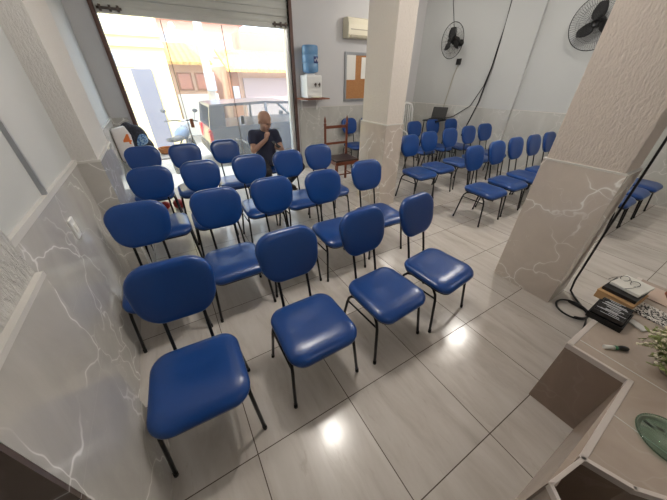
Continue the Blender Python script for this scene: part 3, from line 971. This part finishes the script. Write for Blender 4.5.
# ------------------------------------------------------------------ laptop table and plastic chair in the far corner
t = empty('laptop_table', (5.56, 4.60, 0), R(11), 'black metal side table carrying the laptop in the far right corner', 'table')
MB().box((0, 0, .915), (.54, .36, .025), bev=.006).build('table_top', M['blackp'], t)
for sx_ in (-1, 1):
    for sy_ in (-1, 1):
        MB().tube([(sx_ * .24, sy_ * .15, .905), (sx_ * .255, sy_ * .155, 0)], .013, 8).build('leg', M['black'], t)
t = empty('laptop', (5.60, 4.60, .93), R(-62), 'black open laptop on the black table', 'laptop')
MB().box((0, 0, .009), (.33, .23, .016), bev=.004).build('base', M['blackp'], t)
MB().box((0, 0, .018), (.28, .16, .003)).build('keyboard', M['screen'], t)
lid = MB().box((0, .155, .125), (.33, .012, .235), (R(-22), 0, 0), bev=.004).build('lid', M['blackp'], t)
MB().box((0, .1495, .123), (.30, .002, .2), (R(-22), 0, 0)).build('screen', M['screen'], lid)
t = empty('plastic_chair', (5.31, 5.10, 0), R(-6), 'white plastic armchair in the corner, arched back seen behind the blue chairs', 'chair')
ar = [(-.19, .2, .44), (-.195, .24, .8), (-.19, .27, 1.08), (-.15, .28, 1.18), (0, .285, 1.22), (.15, .28, 1.18), (.19, .27, 1.08), (.195, .24, .8), (.19, .2, .44)]
MB().tube(ar, .026, 10).build('back_frame', M['white'], t)
bs = MB()
for x in (-.12, -.06, .0, .06, .12): bs.tube([(x, .205, .46), (x, .245, .8), (x, .28, 1.18)], .011, 6)
bs.build('back_slats', M['white'], t)
MB().box((0, 0, .43), (.44, .43, .03), bev=.014).build('seat', M['white'], t)
for sx_ in (-1, 1):
    MB().tube([(sx_ * .2, -.19, .43), (sx_ * .24, -.23, 0)], [.026, .02], 8).build('leg', M['white'], t)
    MB().tube([(sx_ * .19, .2, .43), (sx_ * .22, .27, 0)], [.026, .02], 8).build('leg', M['white'], t)
    MB().tube([(sx_ * .195, .24, .68), (sx_ * .25, .0, .66), (sx_ * .235, -.16, .62), (sx_ * .21, -.19, .43)], .02, 8).build('armrest', M['white'], t)

# ------------------------------------------------------------------ tiled counter in the right foreground
HC = .52
t = empty('tiled_counter', (1.59, -.13, 0), 0, 'low beige tiled counter with pale metal edging at lower right', 'counter')
O_ = Vector((1.59, -.13))
def lp(pts): return [(x - O_.x, y - O_.y) for x, y in pts]
main = [(1.595, .125), (1.605, -.13), (1.048, -.155), (1.092, -.284), (1.16, -.36), (1.30, -.62), (1.6, -.9), (2.72, -.9), (2.72, .128)]
MB().prism(lp(main), 0, HC - .012).build('body', M['riser'], t)
MB().prism(lp(main), HC - .012, HC).build('top', M['counter'], t)
lite = MB().prism(lp([(1.6, -.125), (1.6, -.14), (.86, -.142), (.84, -.120)]), 0, HC - .001).build('side_panel', M['counter'], t)
def edge(pts, w, name='edge_trim', z0=HC - .03, z1=HC + .004):
    b_ = MB()
    for (a, c) in zip(pts, pts[1:]):
        a, c = Vector(a) - O_, Vector(c) - O_
        d = (c - a); L = d.length; ang = math.atan2(d.y, d.x); mid = (a + c) / 2
        b_.box((mid.x, mid.y, (z0 + z1) / 2), (L + w * .7, w, z1 - z0), (0, 0, ang), bev=.002)
    return b_.build(name, M['trim'], t)
edge([(2.71, .118), (1.602, .116)], .026)
edge([(1.602, .116), (1.612, -.128)], .016)
edge([(1.612, -.134), (1.042, -.153)], .022)
edge([(1.045, -.158), (1.095, -.290), (1.165, -.37), (1.30, -.62)], .016)
edge([(1.042, -.155), (.85, -.128)], .014)
edge([(.85, -.128), (.80, -.2), (.80, -.6)], .014)
MB().prism(lp([(.85, -.128), (.80, -.2), (.80, -.6), (.812, -.6), (.812, -.196), (.858, -.136)]), 0, HC - .01).build('compartment_wall', M['counter'], t)
MB().prism(lp([(.86, -.14), (1.05, -.16), (1.16, -.36), (1.3, -.62), (.81, -.62), (.81, -.2)]), .08, .1).build('compartment_floor', M['riser'], t)
sm = MB()
sm.box((1.345 - O_.x, -.30 - O_.y, HC + .0003), (.004, .34, .0012))
sm.box((1.685 - O_.x, -.40 - O_.y, HC + .0003), (.006, 1.0, .0012))
sm.build('tile_joint', M['ledge'], t)

# things on the counter
t = empty('disc_tray', (2.03, .09, HC + .002), R(2), 'shallow black tray full of disc cases at the counter edge', 'tray')
w_ = .165; d_ = .2
MB().bb(-d_ / 2, d_ / 2, -w_ / 2, w_ / 2, 0, .006).bb(-d_ / 2, d_ / 2, -w_ / 2, -w_ / 2 + .005, 0, .035).bb(-d_ / 2, d_ / 2, w_ / 2 - .005, w_ / 2, 0, .035).bb(-d_ / 2, -d_ / 2 + .005, -w_ / 2, w_ / 2, 0, .035).bb(d_ / 2 - .005, d_ / 2, -w_ / 2, w_ / 2, 0, .035).build('tray_shell', M['blackp'], t)
c0 = empty('disc_case')
MB().box((0, 0, .03), (.0105, .142, .06), bev=.001).build('case', M['cdcase'], c0)
MB().box((0, 0, .0605), (.006, .125, .0015)).build('spine', M['cdspine'], c0)
for k in range(13):
    o = c0 if k == 0 else copy_tree(c0)
    o.location = (2.03 - .082 + .0135 * k, .09 + rnd.uniform(-.004, .004), HC + .009)
    o.rotation_euler = (0, R(rnd.uniform(-5, 5)), R(2 + rnd.uniform(-2, 2)))
    for ch_ in o.children:
        if ch_.name.startswith('spine'):
            ch_.scale = (rnd.uniform(.4, 1.1), rnd.uniform(.35, 1), 1)
            ch_.location = (0, rnd.uniform(-.02, .02), 0)
    tag(o, 'dark slim disc case with pale spine, upright in the black tray on the counter', 'disc case', 'disc cases in the black tray')
t = empty('cardboard_box', (2.29, .12, HC + .002), R(-4), 'small tan cardboard box behind the disc tray', 'box')
MB().bb(-.11, .11, -.09, .09, 0, .05, bev=.002).build('carton', M['card'], t)
MB().bb(-.112, .112, -.0925, .0925, .05, .058, bev=.002).build('lid', M['card'], t)
tag(MB().box((2.31, .12, HC + .071), (.2, .17, .022), (0, 0, R(-3)), bev=.003).build('book', M['blackp']), 'black book lying on the cardboard box', 'book')
tag(MB().box((2.36, .11, HC + .093), (.19, .15, .02), (0, 0, R(-8)), bev=.003).build('notepad', M['paper']), 'white notepad on top of the black book', 'notepad')
t = empty('eyeglasses', (2.37, .13, HC + .105), R(70), 'thin wire eyeglasses resting on the white notepad', 'glasses')
for s_ in (-1, 1):
    MB().ring((s_ * .03, 0, .006), .022, .0018, (0, .5, 1), 20, 5).build('lens_rim', M['wire'], t)
    MB().tube([(s_ * .052, 0, .01), (s_ * .056, .06, .006), (s_ * .05, .11, .003)], .0016, 5).build('temple', M['wire'], t)
MB().tube([(-.009, 0, .008), (0, 0, .012), (.009, 0, .008)], .0016, 5).build('bridge', M['wire'], t)
tag(MB().box((2.30, -.03, HC + .006), (.16, .2, .008), (0, 0, R(-6)), bev=.003).build('patterned_cloth', M['speck']), 'black and white speckled folded cloth on the counter', 'cloth')
tag(MB().box((2.56, -.02, HC + .005), (.2, .24, .006), (0, 0, 0), bev=.002).build('folder', M['pinkcard']), 'pinkish tan folder at the far end of the counter', 'folder')
t = empty('wooden_stamp', (2.60, -.05, HC + .009), 0, 'small brown wooden piece on the tan folder', 'stamp')
MB().box((0, 0, .012), (.06, .035, .022), (0, 0, .4), bev=.006).build('block', M['wood'], t)
MB().lathe([(.010, .02), (.008, .035), (.014, .05), (0, .06)], n=12).build('knob', M['wood'], t)
tag(MB().box((2.09, -.03, HC + .009), (.05, .085, .012), (0, R(3), R(-20)), bev=.005).build('plastic_packet', M['clear']), 'small clear plastic packet beside the disc tray', 'packet')
t = empty('capped_tube', (1.765, -.015, HC + .012), R(-38), 'small green capped tube with dark end on the counter', 'tube')
MB().tube([(-.045, 0, 0), (.005, 0, 0)], .011, 10).build('barrel', M['paper'], t)
MB().tube([(.005, 0, 0), (.02, 0, 0)], .012, 10).build('cap', M['green'], t)
MB().ell((.05, .0, .001), (.030, .016, .013), seg=10).build('dark_end', M['blackp'], t)
t = empty('glass_plate', (1.405, -.315, HC + .003), 0, 'round greenish glass plate lying on the counter', 'plate')
MB().lathe([(0, 0), (.09, 0), (.108, .006), (.11, .010), (.104, .010), (.088, .004), (0, .004)], n=36).build('dish', M['plateglass'], t)
MB().ring((0, 0, .009), .108, .003, n=36).build('rim', M['plateglass'], t)
t = empty('flower_arrangement', (1.84, -.225, HC), 0, 'dried cream and pale green flower arrangement at the right edge', 'flowers')
MB().lathe([(.045, 0), (.06, .03), (.065, .08), (.045, .13), (.05, .14), (.04, .135), (0, .1)], n=20).build('vase', M['vase'], t)
stm, lvs, blm = MB(), MB(), MB()
for k in range(150):
    while True:
        q_ = Vector((rnd.uniform(-1, 1), rnd.uniform(-1, 1), rnd.uniform(-1, 1)))
        if q_.length < 1: break
    tip = Vector((q_.x * .15 - .04, q_.y * .14 + .03, .14 + q_.z * .10))
    s0 = Vector((0, 0, .11))
    mid = s0.lerp(tip, .55) + Vector((0, 0, .03))
    stm.tube([s0, mid, tip], .0014, 4)
    for e_ in range(5):
        p_ = mid.lerp(tip, e_ / 4) + Vector([rnd.uniform(-.018, .018) for _ in range(3)])
        p_.z = max(p_.z, .012)
        if rnd.random() < .5:
            blm.ell(p_, (.008, .008, .006), seg=6)
        else:
            lvs.ell(p_, (.02, .007, .002), (rnd.uniform(-1, 1), rnd.uniform(-1, 1), rnd.uniform(0, 6)), 6)
stm.build('stems', M['stem'], t); lvs.build('leaves', M['leaf'], t); blm.build('blossoms', M['bloom'], t)
for nm in ('leaves', 'blossoms', 'stems'):
    bpy.data.objects[nm]['kind'] = 'stuff'

# cable down the back of the near column and its loop on the floor
pts = [(2.95, .478, 3.19), (2.952, .474, 2.2), (2.955, .47, 1.2), (2.955, .468, .6), (2.96, .462, .15), (2.98, .45, .02), (2.93, .40, .012), (2.86, .33, .012), (2.80, .25, .012)]
for k in range(0, 40):
    th = R(30 - 360 * k / 26)
    pts.append((2.70 + .115 * math.cos(th), .33 + .115 * math.sin(th), .012 + .014 * k / 26))
pts += [(2.66, .21, .03), (2.55, .18, .02), (2.4, .16, .012), (2.3, .165, .012)]
tag(MB().tube(pts, .0085, 8).build('cable', M['blackp']), 'black cable hanging down the big column and coiled on the floor', 'cable')

# ------------------------------------------------------------------ the street outside
struct(MB().bb(-6, 12, DY + .02, 6.6, -.12, -.02).build('sidewalk', M['sidewalk']))
struct(MB().bb(-14, 24, 6.6, 30, -.3, -.16).build('street', M['street']))
SZ = -.16
t = empty('parked_car', (2.75, 7.75, SZ), 0, 'slate grey hatchback parked outside the glass door', 'car')
prof_low = [(-1.8, .30), (-1.82, .55), (-1.76, .86), (-1.70, .90), (.75, .93), (1.55, .82), (1.78, .66), (1.82, .40), (1.78, .28)]
def arch(cx, r, z0, n=9): return [(cx + r * math.cos(R(a)), z0 + r * math.sin(R(a))) for a in [0 + 180 * k / (n - 1) for k in range(n)]]
low = [(1.78, .26)] + [(x, z) for x, z in arch(1.15, .36, .29)] + [(x, z) for x, z in arch(-1.27, .36, .29)] + [(-1.8, .28), (-1.83, .5), (-1.78, .86), (-1.80, .92), (.72, .95), (1.5, .84), (1.78, .68), (1.83, .42)]
MB().prism(low, -.78, .78, 'xz').build('body', M['carpaint'], t)
roofp = [(-1.72, 1.32), (-1.68, 1.37), (-.4, 1.41), (.25, 1.38), (.32, 1.33), (-.4, 1.35)]
MB().prism(roofp, -.66, .66, 'xz').build('roof', M['carpaint'], t)
pl = MB()
for s_ in (-1, 1):
    pl.tube([(.78, s_ * .74, .92), (.28, s_ * .65, 1.35)], .035, 6)
    pl.tube([(-.42, s_ * .76, .92), (-.42, s_ * .655, 1.37)], .035, 6)
    pl.prism([(-1.80, .9), (-1.44, .92), (-1.40, 1.35), (-1.72, 1.35)], s_ * .70 - .04, s_ * .70 + .04, 'xz')
pl.build('pillars', M['carpaint'], t)
gl_ = MB()
for s_ in (-1, 1):
    gl_.quad([(-1.43, s_ * .745, .93), (.76, s_ * .745, .94), (.28, s_ * .655, 1.34), (-1.4, s_ * .655, 1.34)])
gl_.quad([(.76, -.72, .94), (.76, .72, .94), (.3, .64, 1.35), (.3, -.64, 1.35)])
gl_.quad([(-1.72, -.7, .92), (-1.72, .7, .92), (-1.71, .63, 1.33), (-1.71, -.63, 1.33)])
gl_.build('windows', M['carglass'], t)
for wx_ in (-1.27, 1.15):
    for wy_ in (-.70, .70):
        w_ = MB().lathe([(.2, -.09), (.28, -.1), (.305, -.07), (.305, .07), (.28, .1), (.2, .09)], (wx_, wy_, .305), 28, (0, 1, 0)).build('wheel', M['tyre'], t)
        MB().lathe([(0, -.085), (.19, -.075), (.2, -.05), (.2, .05), (.19, .075), (0, .085)], (wx_, wy_, .305), 20, (0, 1, 0)).build('wheel_rim', M['hub'], w_)
for s_ in (-1, 1):
    MB().box((-1.79, s_ * .68, .72), (.09, .2, .3), bev=.02).build('tail_lamp', M['taillamp'], t)
    MB().box((1.72, s_ * .58, .68), (.14, .34, .15), bev=.03).build('head_lamp', M['lampclear'], t)
    MB().box((.55, s_ * .86, .98), (.1, .14, .11), bev=.03).build('wing_mirror', M['carpaint'], t)
    MB().box((-.25, s_ * .785, .80), (.16, .02, .03), bev=.008).build('door_handle', M['blackp'], t)
MB().box((-1.82, 0, .42), (.12, 1.5, .18), bev=.04).build('bumper', M['blackp'], t)
MB().box((1.82, 0, .42), (.12, 1.5, .18), bev=.04).build('bumper', M['blackp'], t)

t = empty('motorcycle', (.35, 7.35, SZ), R(70), 'pale blue motorcycle parked outside, left of the car', 'motorcycle')
for x in (-.62, .62):
    w_ = MB().ring((x, 0, .3), .25, .05, (0, 1, 0), 28, 8).build('wheel', M['tyre'], t)
    h_ = MB().lathe([(.05, -.05), (.05, .05)], (x, 0, .3), 12, (0, 1, 0))
    for k in range(8):
        a_ = 2 * PI * k / 8
        h_.tube([(x, 0, .3), (x + .22 * math.cos(a_), 0, .3 + .22 * math.sin(a_))], .008, 5)
    h_.build('spokes', M['hub'], w_)
MB().loft([[(x, w * math.cos(2 * PI * k / 12), z + h * math.sin(2 * PI * k / 12)) for k in range(12)] for x, w, z, h in ((-.15, .09, .74, .06), (0, .15, .78, .12), (.2, .15, .8, .13), (.36, .08, .82, .08))]).build('fuel_tank', M['motoblue'], t)
MB().loft([[(x, w * math.cos(2 * PI * k / 12), z + h * math.sin(2 * PI * k / 12)) for k in range(12)] for x, w, z, h in ((-.75, .07, .80, .04), (-.5, .12, .76, .05), (-.2, .12, .74, .05), (-.05, .08, .75, .05))]).build('seat', M['motodark'], t)
MB().box((.02, 0, .42), (.4, .24, .3), bev=.05).build('engine', M['motodark'], t)
for s_ in (-1, 1):
    MB().tube([(.62, s_ * .08, .3), (.42, s_ * .08, .98)], .022, 8).build('fork', M['hub'], t)
    MB().tube([(-.62, s_ * .09, .3), (-.2, s_ * .09, .45), (.3, s_ * .05, .7)], .022, 8).build('frame_tube', M['motodark'], t)
    hb = MB().tube([(.42, 0, 1.0), (.38, s_ * .15, 1.03), (.28, s_ * .36, 1.02)], .014, 8).build('handlebar', M['motodark'], t)
    MB().tube([(.33, s_ * .28, 1.03), (.36, s_ * .32, 1.2)], .007, 6).ell((.36, s_ * .34, 1.23), (.018, .06, .04), seg=12).build('mirror', M['motodark'], hb)
MB().ell((.55, 0, .92), (.09, .1, .1), seg=14).build('head_lamp', M['lampclear'], t)

# pale yellow house across the street, left
t = empty('yellow_house', (-1.2, 9.9, SZ), 0, 'pale yellow house across the street at the left of the opening', 'building')
hw = MB().bb(-2.5, 1.85, 0, 4, 0, 5.2).build('wall', M['yellowwall'], t)
MB().bb(-2.52, 1.87, -.07, 0, 2.52, 2.60).build('cornice', M['yellowwall'], t)
MB().bb(-2.52, 1.87, -.05, 0, 2.74, 2.80).build('cornice', M['yellowwall'], t)
MB().bb(.95, 1.42, -.04, .0, .0, 2.05).build('door', M['gate'], t)
f_ = MB().bb(.55, 1.05, -.03, 0, 2.1, 2.42).build('window', M['cream'], t)
MB().bb(.6, 1.0, -.036, -.031, 2.14, 2.38).build('pane', M['palegrey'], f_)
# orange house in the middle
t = empty('orange_house', (.85, 12.6, SZ), 0, 'orange house with brown shutters across the street behind the pole', 'building')
MB().bb(0, 1.35, 0, 3, 0, 2.35).build('wall', M['orangewall'], t)
MB().prism([(-.5, 2.22), (-.5, 2.3), (1.4, 2.95), (1.4, 2.85)], -.1, 1.38, 'yz').build('tiled_roof', M['roof'], t)
for x in (.15, .75):
    f_ = MB().bb(x, x + .5, -.04, 0, 1.45, 2.0).build('window', M['winbrown'], t)
    MB().bb(x + .06, x + .44, -.05, -.041, 1.5, 1.95).build('shutter_panel', M['brick'], f_)
MB().bb(0, 1.35, -.6, -.45, 0, 1.35).build('garden_wall', M['white'], t)
# pink two storey house behind
t = empty('pink_house', (1.9, 17.5, SZ), 0, 'pale pink upper storey house rising behind the orange one', 'building')
MB().bb(-1.2, 3.0, 0, 3, 0, 4.1).build('wall', M['pinkwall'], t)
MB().prism([(-1.5, 4.1), (3.3, 4.1), (2.4, 4.7), (-.6, 4.7)], -.3, 3.2, 'xz').build('roof', M['brick'], t)
for x in (-.7, .35, 1.4):
    f_ = MB().bb(x, x + .7, -.05, 0, 2.7, 3.6).build('window', M['mauve'], t)
    MB().bb(x + .08, x + .62, -.06, -.051, 2.78, 3.52).build('pane', M['palegrey'], f_)
# garage house with tiled awning, right
t = empty('garage_house', (2.55, 11.3, SZ), 0, 'low house with orange tiled roof and mauve garage gate across the street', 'building')
MB().bb(0, 5.6, .2, 3, 0, 2.2).build('wall', M['orangewall'], t)
MB().prism([(-.45, 2.02), (-.45, 2.1), (1.1, 2.72), (1.1, 2.62)], -.12, 5.9, 'yz').build('tiled_roof', M['roof'], t)
MB().bb(.5, 3.4, .12, .2, 0, 1.85).build('garage_gate', M['mauve'], t)
MB().bb(-.02, .3, -.05, .25, 0, 2.05).build('gate_post', M['winbrown'], t)
MB().bb(1.0, 3.2, 1.6, 2.8, 2.2, 3.35).build('upper_wall', M['brick'], t)
f_ = MB().bb(.04, .24, -.16, -.05, 1.2, 1.6).build('meter_box', M['palegrey'], t)
# pole
t = empty('utility_pole', (1.75, 10.6, SZ), 0, 'pale concrete utility pole with street lamp arm across the street', 'pole')
MB().tube([(0, 0, 0), (0, 0, 7)], [.13, .10], 14).build('shaft', M['concrete'], t)
MB().box((0, -.16, 1.75), (.28, .18, .5), bev=.02).build('junction_box', M['palegrey'], t)
MB().tube([(0, -.1, 3.4), (.2, -.8, 3.6)], .03, 8).build('lamp_arm', M['hub'], t)
MB().box((-.3, 0, 4.6), (1.6, .1, .1)).build('cross_arm', M['winbrown'], t)
